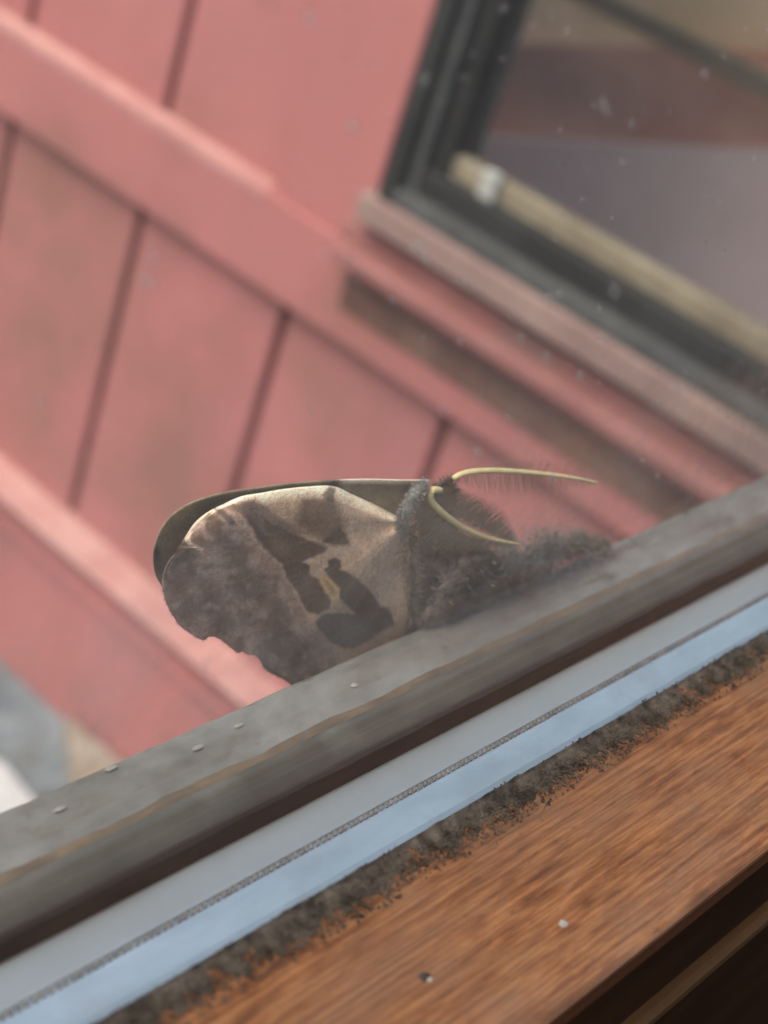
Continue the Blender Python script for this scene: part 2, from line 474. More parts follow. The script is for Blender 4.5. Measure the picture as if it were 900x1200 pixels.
# below the window: weathered sill, recessed red fascia, lip and a brown strip painting the shadow under it
dbox('window_sill', Y0, 0.738, -0.4625, -0.4385, 0.035, M_sillpaint, 0.003)
dbox('fascia', Y0, 0.745, -0.4805, -0.464, 0.018, M_redworn, 0.002)
dbox('lip', Y0, 0.748, -0.5015, -0.488, 0.038, M_redworn, 0.003)
dbox('lip_shadow', Y0, 0.728, -0.536, -0.5035, 0.0175, M_lipshadow, 0.004)
# black window frame: three nested steps, each side a piece of its own
wf = box('window_frame', XW - 0.030, XW + 0.03, 0.7055 * .97, 0.7215 * .97, -0.437 * .97, ZT, M_black, door, 0.002)
def fbar(name, y0, y1, z0, z1, proud, mat, back=0.03):
    return dbox(name, y0, y1, z0, z1, proud, mat, 0.002, back, wf)
fbar('frame_step', 0.689, 0.706, -0.42, ZT, 0.020, M_blackgrey)
fbar('frame_step', 0.668, 0.689, -0.40, ZT, 0.010, M_black)
fbar('frame_step', Y0, 0.7055, -0.4365, -0.4225, 0.030, M_blackgrey)
fbar('frame_step', Y0, 0.689, -0.4215, -0.397, 0.018, M_black)
fbar('frame_step', Y0, 0.72, ZT - 0.05, ZT, 0.028, M_black)
fbar('frame_step', Y0, 0.20, -0.42, ZT - 0.05, 0.028, M_black)
bd = dbox('glazing_bead', Y0, 0.668, -0.3965, -0.376, 0.003, M_tan, 0.002, back=0.012)
dbox('bead_glint', 0.622, 0.637, -0.3965, -0.374, 0.010, M_glint, 0.002, back=0.0)  # added pale block painting a white highlight on the bead
box('pane', XW + 0.004, XW + 0.008, Y0 + 0.005, 0.69, -0.385, ZT - 0.02, M_glass_door, door)

# behind that pane: flat slabs guessed from the tones that show in it
XI = 1.42
def slab(name, pix, X, mat, th=0.02):
    p = [PX(x, y, X) for x, y in pix]
    v = [tuple(q) for q in p] + [(q[0] + th, q[1], q[2]) for q in p]
    n = len(pix)
    f = [tuple(range(n)), tuple(range(n, 2 * n))[::-1]] + [(i, i + n, (i + 1) % n + n, (i + 1) % n) for i in range(n)]
    o = mobj(name, v, f, mat)
    return o
o = slab('grey_panel', [(380, 150), (1150, 190), (1150, 800), (380, 460)], XI, M_purple)
tag(o, 'smooth purple grey panel standing behind the door window', 'panel')
o = slab('brown_board', [(380, -20), (560, 50), (830, 56), (1150, 80), (1150, 196), (900, 186), (600, 190), (380, 150)], XI + 0.021, M_brown)
tag(o, 'red-brown board above the grey panel behind the door window', 'board')
o = slab('drab_board', [(380, -420), (1150, -420), (1150, 140), (900, 104), (806, 62), (380, 62)], XI + 0.045, M_olive)
tag(o, 'drab beige board at the top behind the door window', 'board')
o = slab('dark_batten', [(560, -60), (900, 118), (1150, 250), (1150, 215), (900, 88), (600, -60)], XI - 0.02, M_olivedark, 0.015)
tag(o, 'dark slanting batten across the boards behind the door window', 'batten')

# at the foot of the door
st = PZ(104, 872, -1.02)
def pix_prism(name, pix, z0, z1, mat):
    p = [PZ(x, y, z1) for x, y in pix]
    v = [tuple(q) for q in p] + [(q[0], q[1], z0) for q in p]
    n = len(pix)
    f = [tuple(range(n)), tuple(range(n, 2 * n))[::-1]] + [(i, i + n, (i + 1) % n + n, (i + 1) % n) for i in range(n)]
    return mobj(name, v, f, mat)
o = pix_prism('edging_stone', [(78, 838), (125, 878), (190, 935), (150, 1010), (105, 970), (86, 900)], -1.0915, -1.070, M_beige)
tag(o, 'pale beige edging stone on the ground at the foot of the door', 'stone')
o = pix_prism('white_board', [(-60, 850), (8, 898), (42, 940), (120, 1040), (40, 1060), (-60, 985)], -1.0915, -1.075, M_white)
tag(o, 'white board lying on the grey ground', 'board')

# ================================================================== OUR WINDOW SASH
SX0, SX1 = -0.22, 0.66
sash = empty('window_sash', (0.22, 0.09, -0.30))
tag(sash, 'double-glazed window sash with orange stained wooden bottom rail', 'window')
NX = 260
rail = extrude_x('bottom_rail', [(0.0590, -0.1802), (0.0640, -0.1797), (0.0760, -0.1800), (0.0880, -0.1802), (0.0956, -0.1800), (0.0956, -0.30), (0.0582, -0.30), (0.0582, -0.1810)],
                 SX0, SX1, M_wood, sash, NX, 0.00018, seed=3)
# front face and lower apron coloured dark for the room-side shade, with a worn bead
extrude_x('rail_face', [(0.0581, -0.1822), (0.0581, -0.2018), (0.0571, -0.2018), (0.0571, -0.1830)], SX0, SX1, M_shadewood, sash, 40, 0.0001)
extrude_x('bead', [(0.0581, -0.2019), (0.0556, -0.2017), (0.0543, -0.2024), (0.0540, -0.2036), (0.0543, -0.2048), (0.0581, -0.2050)], SX0, SX1, M_beadwood, sash, 80, 0.00012, seed=9)
extrude_x('apron', [(0.0581, -0.2052), (0.0560, -0.2052), (0.0560, -0.30), (0.0581, -0.30)], SX0, SX1, M_shadewood, sash, 40, 0.0001)
# putty screw hole / dents on the rail
def blob(c, r, seed, flat=1.0, sub=2):
    bm = bmesh.new(); bmesh.ops.create_icosphere(bm, subdivisions=sub, radius=1.0)
    v = []
    for w in bm.verts:
        d = 1 + 0.35 * mnoise.noise(w.co * 1.7 + Vector((seed, seed * 2.1, 0)))
        v.append((c[0] + r[0] * w.co.x * d, c[1] + r[1] * w.co.y * d, c[2] + r[2] * w.co.z * d * flat))
    f = [[q.index for q in p.verts] for p in bm.faces]
    bm.free()
    return v, f
for (x, y, r, mt) in [(497, 1145, 0.0012, M_mould), (660, 1083, 0.0011, M_chip), (503, 1148, 0.0006, M_chip)]:
    c = PZ(x, y, -0.1800)
    v, f = blob(c, (r, r * 0.8, 0.0003), x)
    mobj('dent_filler', v, f, mt, sash)

pane_in = box('pane', SX0, SX1, 0.0958, 0.0988, -0.192, 0.30, M_glass_in, sash)
pane_out = box('pane', SX0, SX1, 0.1154, 0.1190, -0.1868, 0.30, M_glass_out, sash)
# aluminium spacer bar between the panes with its crimped seam
sp = extrude_x('spacer_bar', [(0.0990, -0.1853), (0.1000, -0.1849), (0.1061, -0.1849), (0.1064, -0.1854), (0.1072, -0.1854), (0.1075, -0.1849), (0.1140, -0.1849), (0.1152, -0.1853), (0.1152, -0.1915), (0.0990, -0.1915)],
               SX0, SX1, M_metal, sash, 120, 0.00006)
gq = Geo()
x = SX0
while x < SX1:
    w_ = 0.00075 + 0.0002 * random.random()
    v, f = boxgeo(x, x + w_, 0.10635, 0.10725, -0.1853, -0.18485 + 0.00006 * random.random(), 0.00012, 1)
    for q in range(len(v)):
        v[q] = (v[q][0] + (v[q][1] - 0.1068) * 0.6, v[q][1], v[q][2])
    jy_ = random.gauss(0, 0.00003)
    v = [(p[0], p[1] + jy_, p[2]) for p in v]
    if True: gq.add(v, f)
    x += 0.00125 + 0.00025 * random.random()
mobj('seam', gq.v, gq.f, M_seam, sp, kind='stuff')
extrude_x('sealant', [(0.1152, -0.1866), (0.1157, -0.1872), (0.1190, -0.1872), (0.1193, -0.1860), (0.1199, -0.1862), (0.1199, -0.1925), (0.1152, -0.1925)], SX0, SX1, M_gasket, sash, 200, 0.0002)
extrude_x('sealant', [(0.1144, -0.1850), (0.1149, -0.1832), (0.11535, -0.1815), (0.11535, -0.1852)], SX0, SX1, M_gasket, sash, 300, 0.0003, seed=4)
# outer sash: rounded grey-green glazing bead, ochre dirt line, dirty grey ledge with a worn nose
extrude_x('glazing_bead', [(0.1191, -0.1885), (0.1192, -0.1872), (0.1200, -0.1861), (0.1212, -0.1851), (0.1228, -0.1842), (0.1243, -0.1837), (0.1256, -0.1840), (0.1263, -0.1851), (0.1265, -0.1885)], SX0, SX1, M_bead, sash, NX, 0.00012, smooth=True, seed=5)
extrude_x('dirt_line', [(0.1260, -0.1870), (0.1262, -0.1850), (0.1270, -0.1849), (0.1282, -0.1853), (0.1290, -0.1860), (0.1290, -0.1870)], SX0, SX1, M_rust, sash, 420, 0.0006, seed=8)
ledge = extrude_x('ledge', [(0.1200, -0.1895), (0.1260, -0.1868), (0.1280, -0.1857), (0.1310, -0.1854), (0.1345, -0.1853), (0.1380, -0.1855), (0.1393, -0.1860), (0.1402, -0.1870), (0.1405, -0.1885), (0.1405, -0.2400), (0.1200, -0.2400)],
                  SX0, SX1, M_ledge, sash, NX, 0.0004, seed=2)
extrude_x('lower_sash', [(0.0958, -0.1926), (0.1199, -0.1926), (0.1199, -0.30), (0.0958, -0.30)], SX0, SX1, M_shadewood, sash)
# mould in the corner of glass and wood
gm = Geo()
def mfield(x): return 0.6 + 0.45 * mnoise.noise(Vector((x * 75, 3, 0))) + 0.4 * mnoise.noise(Vector((x * 260, 5, 0)))
o6 = [(1, 0, 0), (-1, 0, 0), (0, 1, 0), (0, -1, 0), (0, 0, 1), (0, 0, -1)]
for i in range(16000):
    x = random.uniform(0.02, 0.50)
    dens = mfield(x)
    u = max(-0.75, min(0.9, random.gauss(0, 0.36)))
    yy = 0.0921 + u * 0.0050 * (0.65 + 0.5 * max(0, dens))
    if random.random() > 0.35 + 0.8 * dens - 0.25 * abs(u): continue
    zz = -0.1800
    if yy > 0.0955:                                  # creeps up the glass
        zz += (yy - 0.0955) * 1.2 + 0.0003; yy = 0.0955
    zz += 0.0004 * random.random()
    r = random.uniform(0.00008, 0.00032) * (0.7 + 0.5 * max(0, dens))
    c = np.array((x, yy - r * 0.3, zz))
    v = [c + np.array(p) * r * (0.7 + 0.9 * random.random()) for p in o6]
    gm.add(v, [(0, 2, 4), (2, 1, 4), (1, 3, 4), (3, 0, 4), (2, 0, 5), (1, 2, 5), (3, 1, 5), (0, 3, 5)])
nb = 500
prof0 = [(0.0893, 0.0000), (0.0902, 0.0003), (0.0916, 0.0005), (0.0934, 0.0007), (0.0950, 0.0012), (0.0957, 0.0020), (0.0957, -0.0005), (0.0893, -0.0005)]
v = []
for x in np.linspace(-0.02, 0.52, nb):
    q = max(0.15, mfield(x))
    for j, (y, z) in enumerate(prof0):
        e = 0.0005 * mnoise.noise(Vector((x * 700, y * 900, j)))
        yw = 0.0957 - (0.0957 - y) * (0.58 + 0.36 * q)
        v.append((x, min(yw + (e if j < 5 else 0), 0.0957), -0.1803 + z * q + (e * 0.6 if 0 < j < 6 else 0)))
n = len(prof0)
f = [(i * n + j, i * n + (j + 1) % n, (i + 1) * n + (j + 1) % n, (i + 1) * n + j) for i in range(nb - 1) for j in range(n)]
gm.add(v, f)
mc = np.array([(x, 0.0918 + 0.0015 * random.gauss(0, 1), -0.1796) for x in np.linspace(0.02, 0.5, 400)]); mc[:, 1] = np.minimum(mc[:, 1], 0.0945)
hh = hairs(mc, np.full(400, 0.0008), 7000, 0.0016, 0.00005, 77)
gm.add([(p[0], min(p[1], 0.0957), max(p[2], -0.1800)) for p in hh.v], hh.f)
mobj('mould', gm.v, gm.f, M_mould, sash, kind='stuff')

# flakes of pale paint and a fly speck on the ledge
for i, (x, y, a, b, mt) in enumerate([(762, 622, 1.0, 0.5, M_chip), (768, 634, 1.6, 0.6, M_chip), (748, 640, 0.8, 0.5, M_chip), (886, 563, 1.1, 0.4, M_chip), (888, 590, 0.9, 0.6, M_chip), (842, 601, 0.9, 0.4, M_chip),
                                      (800, 598, 0.9, 0.8, M_fleck), (415, 803, 1.0, 0.8, M_chip), (232, 876, 1.4, 0.8, M_chip), (70, 948, 1.5, 0.6, M_chip), (280, 850, 1.2, 0.6, M_chip), (130, 900, 1.6, 0.7, M_chip)]):
    c = PZ(x, y, -0.1850)
    if c[1] > 0.1385: c[1] = 0.1385
    v, f = blob(c, (0.0009 * a, 0.0007 * b, 0.00016), i * 3.3 + 1, sub=2)
    mobj('paint_flake', v, f, mt, ledge)

# dried spots on the outdoor face of the glass
gs = Geo()
spots = [(413, 148, 10), (363, 22, 8), (490, 288, 9), (497, 93, 8), (708, 124, 8), (645, 350, 9), (720, 340, 8), (178, 300, 7), (172, 330, 9), (655, 345, 6), (500, 300, 6), (640, 420, 6), (705, 395, 6), (800, 470, 7), (520, 480, 7), (560, 530, 6), (242, 776, 7), (826, 86, 7), (885, 186, 5), (740, 145, 5), (730, 190, 5), (610, 395, 6), (540, 400, 5), (795, 455, 6), (648, 560, 6), (45, 470, 7), (262, 486, 6), (590, 10, 6), (380, 300, 6), (680, 440, 5), (460, 350, 6)]
for i in range(70):
    spots.append((random.uniform(380, 900), random.uniform(0, 560), random.uniform(1.5, 4)))
for i in range(30):
    spots.append((random.uniform(0, 420), random.uniform(0, 560), random.uniform(1.5, 3)))
sc_ = []
for i, (x, y, r) in enumerate(spots):
    k = 12; rr = r * 1.25; st_ = random.uniform(0.9, 1.5); an = random.uniform(-0.5, 0.2)
    ring = lambda q: [PY(x + q * rr * (math.cos(t) * math.cos(an) - st_ * math.sin(t) * math.sin(an)) * (1 + 0.2 * math.sin(3 * t + i)),
                         y + q * rr * (math.cos(t) * math.sin(an) + st_ * math.sin(t) * math.cos(an)) * (1 + 0.2 * math.sin(2 * t + i)), 0.11915) for t in np.linspace(0, 2 * math.pi, k, endpoint=False)]
    cc = PY(x, y, 0.11915) + np.array((0, 0.0002, 0))
    gs.add([cc] + ring(0.5) + ring(1.0), [(0, 1 + j, 1 + (j + 1) % k) for j in range(k)] + [(1 + j, 1 + k + j, 1 + k + (j + 1) % k, 1 + (j + 1) % k) for j in range(k)])
    a_ = random.uniform(0.5, 1.0)
    sc_ += [a_] + [a_ * 0.75] * k + [0.0] * k
mobj('water_spots', gs.v, gs.f, M_speck, pane_out, kind='stuff', colors=np.repeat(np.array(sc_)[:, None], 3, 1))

# ================================================================== THE MOTH
A, B, C = PY(500, 590, 0.1445), PY(185, 640, 0.1615), PY(325, 790, 0.1525)
wn_ = np.cross(B - A, C - A); wn_ /= np.linalg.norm(wn_)
if wn_ @ ray(340, 680) < 0: wn_ = -wn_
wc = float(wn_ @ A)
moth = empty('moth', PY(470, 730, 0.146))
tag(moth, 'large brown moth with folded patterned wings clinging to the outer window ledge', 'moth')
def inside(poly, X, Y):
    poly = np.asarray(poly, float); r = np.zeros(X.shape, bool); n = len(poly)
    for i in range(n):
        x1, y1 = poly[i]; x2, y2 = poly[(i + 1) % n]
        c = ((y1 > Y) != (y2 > Y)) & (X < (x2 - x1) * (Y - y1) / (y2 - y1 + 1e-12) + x1)
        r ^= c
    return r
def sdist(poly, X, Y, closed=True):
    poly = np.asarray(poly, float); n = len(poly); d = np.full(X.shape, 1e9)
    for i in range(n if closed else n - 1):
        a, b = poly[i], poly[(i + 1) % n]
        ab = b - a
        t = np.clip(((X - a[0]) * ab[0] + (Y - a[1]) * ab[1]) / (ab @ ab + 1e-9), 0, 1)
        d = np.minimum(d, np.hypot(X - a[0] - t * ab[0], Y - a[1] - t * ab[1]))
    return d
def soft(poly, X, Y, w):
    d = sdist(poly, X, Y); s_ = np.where(inside(poly, X, Y), d, -d)
    return np.clip(0.5 + s_ / (2 * w), 0, 1)
def pnoise(X, Y, s, seed):
    out = np.empty(X.shape); fx, fy = X.ravel() / s, Y.ravel() / s
    o = out.ravel()
    for i in range(len(o)):
        o[i] = mnoise.noise(Vector((fx[i], fy[i], seed)))
    return o.reshape(X.shape)
def z5(*p): return [(320 + x / 4.5, 560 + y / 4.5) for x, y in p]
def z4(*p): return [(200 + x / 5.625, 560 + y / 5.625) for x, y in p]
def z1(*p): return [(160 + x / 2.8125, 520 + y / 2.8125) for x, y in p]
LIT = 1.25
def alb(r, g, b):
    c = np.array(lin(r, g, b)); return 1.85 * c ** 1.08 * np.array((1.05, 0.98, 1.0))
VEINS = [0.03, 0.13, 0.24, 0.36, 0.47, 0.58, 0.70, 0.84, 1.0, 1.2]
def near_pigment(X, Y):
    jx = X + 1.3 * pnoise(X, Y, 7, 1); jy = Y + 1.3 * pnoise(X, Y, 9, 2)
    n_big = pnoise(X, Y, 38, 3); n_mid = pnoise(X, Y, 16, 4); n_fine = pnoise(X, Y, 5, 5)
    col = np.empty(X.shape + (3,))
    col[:] = alb(162, 142, 120)                                             # inner tan field
    def lay(mask, c, a=1.0):
        col[:] = col * (1 - (mask * a)[..., None]) + np.array(c) * (mask * a)[..., None]
    # outer band, left of the post-median line
    line = z4((395, 120), (430, 200), (520, 300), (560, 390), (620, 470), (740, 570), (770, 650), (830, 740), (900, 880)) + [(366, 730), (395, 765), (430, 830)]
    outer = [(150, 540)] + line + [(150, 830)]
    mo = soft(outer, jx, jy, 2.0)
    oc = np.empty(X.shape + (3,)); oc[:] = alb(138, 118, 106)
    k = np.clip(0.5 + 1.5 * n_big + 0.9 * n_mid, 0, 1)[..., None]
    oc = oc * (1 - k) + alb(98, 82, 72) * k
    k = np.clip(-0.2 + 1.6 * pnoise(X, Y, 22, 8), 0, 1)[..., None]
    oc = oc * (1 - k) + alb(152, 136, 126) * k
    col[:] = col * (1 - mo[..., None]) + oc * mo[..., None]
    # darker bands running parallel to the line
    dl = sdist(line, jx, jy, False)
    lay(mo * np.exp(-((dl - 9) / 9) ** 2), alb(138, 118, 100), 0.7)
    lay(mo * np.exp(-((dl - 2.5) / 2.2) ** 2), alb(160, 140, 118), 0.6)
    lay(mo * np.exp(-((dl - 34) / 10) ** 2), alb(88, 76, 62), 0.6)
    lay(mo * np.exp(-((dl - 62) / 8) ** 2), alb(128, 114, 102), 0.45)
    lay(mo * np.exp(-((dl - 88) / 10) ** 2), alb(92, 79, 68), 0.5)
    # dark strip right of the line
    lay((1 - mo) * np.clip((17 - dl) / 5, 0, 1) * np.clip((Y - 596) / 10, 0, 1) * np.clip((722 - Y) / 10, 0, 1), alb(70, 56, 46), 1.0)
    # costal field between
    lay(soft(z1((480, 140), (660, 130), (645, 230), (690, 300), (640, 330), (560, 305), (470, 250), (420, 190)), jx, jy, 3), alb(146, 126, 104), 0.9)
    lay(soft(z5((150, 90), (330, 110), (370, 200), (400, 345), (330, 350), (240, 330), (120, 250)), jx, jy, 6), alb(92, 76, 62), 0.85)
    lay(soft(z5((255, 342), (300, 300), (350, 262), (382, 300), (404, 352), (330, 352)), jx, jy, 1.6), alb(74, 62, 48), 1.0)
    lay(soft(z1((250, 210), (330, 195), (400, 180), (480, 250), (560, 300), (480, 300), (420, 300), (380, 250), (340, 225)), jx, jy, 3), alb(96, 80, 72), 0.9)
    lay(soft(z5((-60, 200), (0, 245), (80, 280), (180, 320), (288, 365), (270, 392), (150, 442), (60, 440), (25, 400), (-20, 340)), jx, jy, 1.8), alb(78, 65, 50), 1.0)
    lay(soft(z5((-10, 300), (60, 330), (90, 400), (40, 420), (0, 380)), jx, jy, 5), alb(100, 85, 70), 0.7)
    lay(soft(z5((40, 420), (150, 436), (190, 470), (195, 510), (240, 530), (270, 600), (312, 650), (302, 690), (240, 716), (190, 712), (150, 650), (118, 575), (78, 530), (55, 470)), jx, jy, 1.6), alb(84, 70, 58), 1.0)
    lay(soft(z5((148, 455), (172, 447), (195, 465), (192, 492), (176, 504), (152, 492)), jx, jy, 1), alb(66, 54, 42))
    lay(soft(z5((265, 485), (300, 468), (370, 485), (430, 520), (500, 580), (545, 640), (565, 680), (600, 680), (630, 710), (637, 780), (560, 812), (520, 850), (430, 900), (370, 900), (300, 860), (240, 800), (225, 760), (260, 720), (340, 708), (432, 716), (390, 680), (350, 640), (352, 590), (310, 545)), jx, jy, 1.5), alb(74, 63, 54))
    lay(soft(z5((225, 760), (260, 720), (340, 708), (432, 716), (560, 720), (637, 780), (520, 850), (430, 900), (300, 860)), jx, jy, 5), alb(86, 80, 70), 0.6)
    lay(soft(z5((288, 440), (325, 418), (360, 440), (358, 475), (325, 492), (292, 478)), jx, jy, 1.2), alb(66, 54, 42))
    eye = z5((243, 505), (285, 522), (330, 562), (350, 605), (343, 634), (322, 642), (290, 612), (262, 570))
    lay(soft(eye, X, Y, 0.7), alb(176, 148, 100))
    ed = sdist(eye, X, Y)
    lay(soft(eye, X, Y, 0.7) * np.clip((ed - 2.4) / 1.5, 0, 1), alb(140, 114, 80), 0.85)
    lay(soft(z5((300, 690), (325, 645), (345, 645), (390, 682), (432, 716), (340, 706)), jx, jy, 1.4), alb(142, 126, 102))
    # pale costa, its dark bar, marks near the tip, reddish tip spot
    costa = [(478, 612), (462, 603), (440, 592), (415, 581), (392, 571), (365, 571), (335, 574), (305, 579), (283, 583), (262, 592), (243, 602), (229, 614), (221, 626), (220, 633), (224, 639), (231, 642)]
    dc = sdist(costa, X, Y, False)
    inn = np.clip((X - 285) / 25, 0, 1)
    lay(np.clip(1.25 - dc / (3.0 + 9.0 * inn), 0, 1), alb(196, 186, 162), 0.95)
    lay(soft(z5((255, 90), (300, 40), (330, 55), (318, 130), (290, 135)), jx, jy, 2), alb(74, 64, 56), 0.85)
    lay(soft(z4((280, 205), (340, 205), (400, 255), (432, 305), (395, 315), (345, 262)), X, Y, 1.3), alb(70, 62, 56), 0.9)
    lay(soft(z4((430, 195), (470, 170), (560, 130), (560, 200), (500, 240)), X, Y, 3), alb(92, 78, 72), 0.8)
    lay(np.exp(-(((X - 240) / 13) ** 2 + ((Y - 631) / 10) ** 2)), alb(98, 70, 58), 0.85)
    lay(np.exp(-(((X - 462) / 8) ** 2 + ((Y - 663) / 8) ** 2)), alb(112, 98, 72), 0.6)
    ang = np.arctan2(Y - 604, 484 - X); ds = np.hypot(X - 484, Y - 604)
    for va in VEINS:
        lay(np.exp(-((ang - va) * ds / 1.3) ** 2) * np.clip((ds - 30) / 60, 0, 1), alb(150, 132, 112), 0.07)
        lay(np.exp(-(((ang - va) * ds - 2.6) / 1.4) ** 2) * np.clip((ds - 30) / 60, 0, 1), alb(74, 62, 54), 0.06)
    # rows of spots in the outer band
    for i, (cx, cy, r) in enumerate([(219, 650, 6), (212, 690, 9), (248, 708, 12), (285, 690, 12), (292, 725, 11), (225, 668, 8), (258, 735, 9), (320, 758, 12)]):
        q = ((X - cx) / r) ** 2 + ((Y - cy) / (r * 1.15)) ** 2
        lay(np.exp(-q * (1 + 0.5 * n_fine)), alb(72, 58, 52), 0.75)
    lay(np.clip(1.3 - sdist([(221, 624), (220, 633), (224, 639), (231, 642), (237, 644)], X, Y, False) / 2.2, 0, 1), alb(186, 172, 148), 0.9)
    lay(np.clip(1.2 - sdist([(226, 641), (214, 646), (205, 653), (199, 664), (197, 676)], X, Y, False) / 2.5, 0, 1), alb(150, 136, 122), 0.6)
    lay(np.clip(1.2 - sdist([(216, 652), (219, 646), (225, 648), (228, 654)], X, Y, False) / 2.0, 0, 1), alb(80, 66, 62), 0.8)
    lay(np.exp(-(((X - 214) / 16) ** 2 + ((Y - 676) / 22) ** 2)) * np.clip(0.5 + 1.5 * pnoise(X, Y, 8, 21), 0, 1), alb(92, 72, 66), 0.6)
    lay(mo * np.clip(2.2 * pnoise(X, Y, 11, 22) - 0.15, 0, 1), alb(84, 68, 58), 0.55)
    lay(mo * np.clip(2.2 * pnoise(X, Y, 13, 23) - 0.25, 0, 1), alb(158, 142, 130), 0.5)
    col *= np.clip(1 + 0.26 * n_mid + 0.22 * n_fine + 0.30 * pnoise(X, Y, 2.4, 6), 0.45, 1.7)[..., None]
    return np.clip(col, 0.01, 0.9)
def far_pigment(X, Y):
    n1, n2 = pnoise(X, Y, 18, 11), pnoise(X, Y, 5, 12)
    col = np.empty(X.shape + (3,)); col[:] = alb(118, 108, 88)
    k = np.clip(0.4 + n1, 0, 1)[..., None]
    col = col * (1 - k) + alb(90, 80, 64) * k
    edge = [(505, 563), (470, 563), (430, 562), (392, 563), (350, 566), (300, 572), (262, 578)]
    d = sdist(edge, X, Y, False)
    k = (np.clip(1.3 - d / 4.5, 0, 1) * np.clip((X - 380) / 20, 0, 1))[..., None]
    col = col * (1 - k) + alb(184, 172, 152) * k
    k = np.exp(-(((X - 184) / 4) ** 2 + ((Y - 648) / 8) ** 2))[..., None]
    col = col * (1 - k) + alb(44, 38, 34) * k
    k = np.exp(-(((X - 392) / 10) ** 2 + ((Y - 566) / 7) ** 2))[..., None]
    col = col * (1 - k) + alb(58, 50, 44) * k
    return np.clip(col * (1 + 0.15 * n2)[..., None], 0.01, 0.9)
def wing(name, up, lo, off, pigment, nu, nv, th=0.00035, curl=0.0):
    U, L = catmull(up, nu), catmull(lo, nu)
    w = np.linspace(0, 1, nv)[None, :, None]
    px = U[:, None, :] * (1 - w) + L[:, None, :] * w
    X, Y = px[..., 0], px[..., 1]
    col = pigment(X, Y)
    v = np.empty(X.shape + (3,))
    for i in range(nu):
        for j in range(nv):
            x, y = X[i, j], Y[i, j]
            wv = j / (nv - 1)
            o_ = off(x, y)
            o_ += curl * (1 - wv) ** 6 * 0.004 + 0.0004 * mnoise.noise(Vector((x / 45, y / 45, 3))) + 0.00035 * math.sin(6 * math.atan2(y - 612, 478 - x + 1e-3))
            an_ = math.atan2(y - 604, 484 - x); ds_ = math.hypot(x - 484, y - 604)
            o_ -= 0.000022 * sum(math.exp(-((an_ - va) * ds_ / 2.2) ** 2) for va in VEINS)
            v[i, j] = PPL(x, y, wn_, wc + o_)
    fr = v.reshape(-1, 3); bk = fr + wn_ * th
    idx = np.arange(nu * nv).reshape(nu, nv); n = nu * nv
    f = []
    for i in range(nu - 1):
        for j in range(nv - 1):
            a, b, c, d = idx[i, j], idx[i, j + 1], idx[i + 1, j + 1], idx[i + 1, j]
            f.append((a, b, c, d))
            f.append((a + n, d + n, c + n, b + n))
    for i in range(nu - 1):
        f.append((idx[i, 0], idx[i + 1, 0], idx[i + 1, 0] + n, idx[i, 0] + n))
        f.append((idx[i, -1], idx[i, -1] + n, idx[i + 1, -1] + n, idx[i + 1, -1]))
    c2 = col.reshape(-1, 3)
    wo_ = mobj(name, np.vstack([fr, bk]), f, M_wing, moth, smooth=True, colors=np.vstack([c2, c2 * 0.85]))
    # fine fringe of scales along the outer margin
    G = Geo(); fc = []
    for _ in range(900 if nu > 100 else 0):
        i = int(nu * (0.30 + 0.69 * rng.random())); p = v[i, -1]; q = v[i, -2]
        d_ = (p - q) / (np.linalg.norm(p - q) + 1e-12) + 0.35 * rng.normal(size=3)
        tv = v[min(i + 1, nu - 1), -1] - v[i - 1, -1]; tv /= np.linalg.norm(tv) + 1e-12
        o0 = p + tv * 0.0002 * rng.normal() + wn_ * th * 0.5; L_ = 0.0005 * (0.4 + rng.random())
        G.add([o0 - tv * 0.00006, o0 + tv * 0.00006, o0 + d_ * L_], [(0, 1, 2)])
        fc += [col[i, -1] * (0.8 + 0.5 * rng.random())] * 3
    if G.v: mobj('fringe', G.v, G.f, M_wing, wo_, colors=np.array(fc), kind='stuff')
    return wo_
fw_up = [(478, 612), (462, 603), (440, 592), (415, 581), (392, 571), (365, 571), (335, 574), (305, 579), (283, 583), (262, 592), (243, 602), (229, 614), (221, 626), (220, 633), (224, 639), (230, 642)]
fw_lo = [(478, 612), (480, 640), (481, 680), (479, 715), (472, 750), (445, 795), (400, 815), (350, 800), (318, 784), (308, 777), (299, 768), (290, 767), (283, 763), (279, 765), (268, 757), (256, 748), (246, 746), (238, 750), (226, 744), (213, 735), (203, 722), (195, 706), (191, 688), (193, 671), (199, 658), (208, 649), (220, 643), (230, 642)]
wing('forewing', fw_up, fw_lo, lambda x, y: 0.0, near_pigment, 230, 150, curl=1.0)
hw_up = [(476, 640), (440, 680), (372, 704), (330, 735), (315, 760), (306, 775)]
hw_lo = [(476, 640), (482, 700), (470, 760), (430, 800), (380, 815), (350, 808), (335, 798), (324, 792), (316, 788), (309, 782), (306, 775)]
wing('hindwing', hw_up, hw_lo, lambda x, y: 0.0011, near_pigment, 150, 70)
f2_up = [(503, 563), (470, 563), (430, 562), (392, 563), (350, 566), (300, 572), (262, 578), (228, 588), (204, 602), (189, 620), (181, 642), (180, 660), (183, 675), (190, 688)]
f2_lo = [(503, 563), (494, 590), (450, 640), (390, 690), (310, 720), (240, 720), (206, 704), (190, 688)]
wing('forewing', f2_up, f2_lo, lambda x, y: 0.0030 + 0.0045 * min(1, max(0, (500 - x) / 220)), far_pigment, 130, 60, curl=0)
h2_up = [(490, 610), (420, 660), (330, 720), (250, 722)]
h2_lo = [(490, 610), (470, 700), (400, 790), (320, 772), (250, 722)]
wing('hindwing', h2_up, h2_lo, lambda x, y: 0.0088, far_pigment, 50, 30)

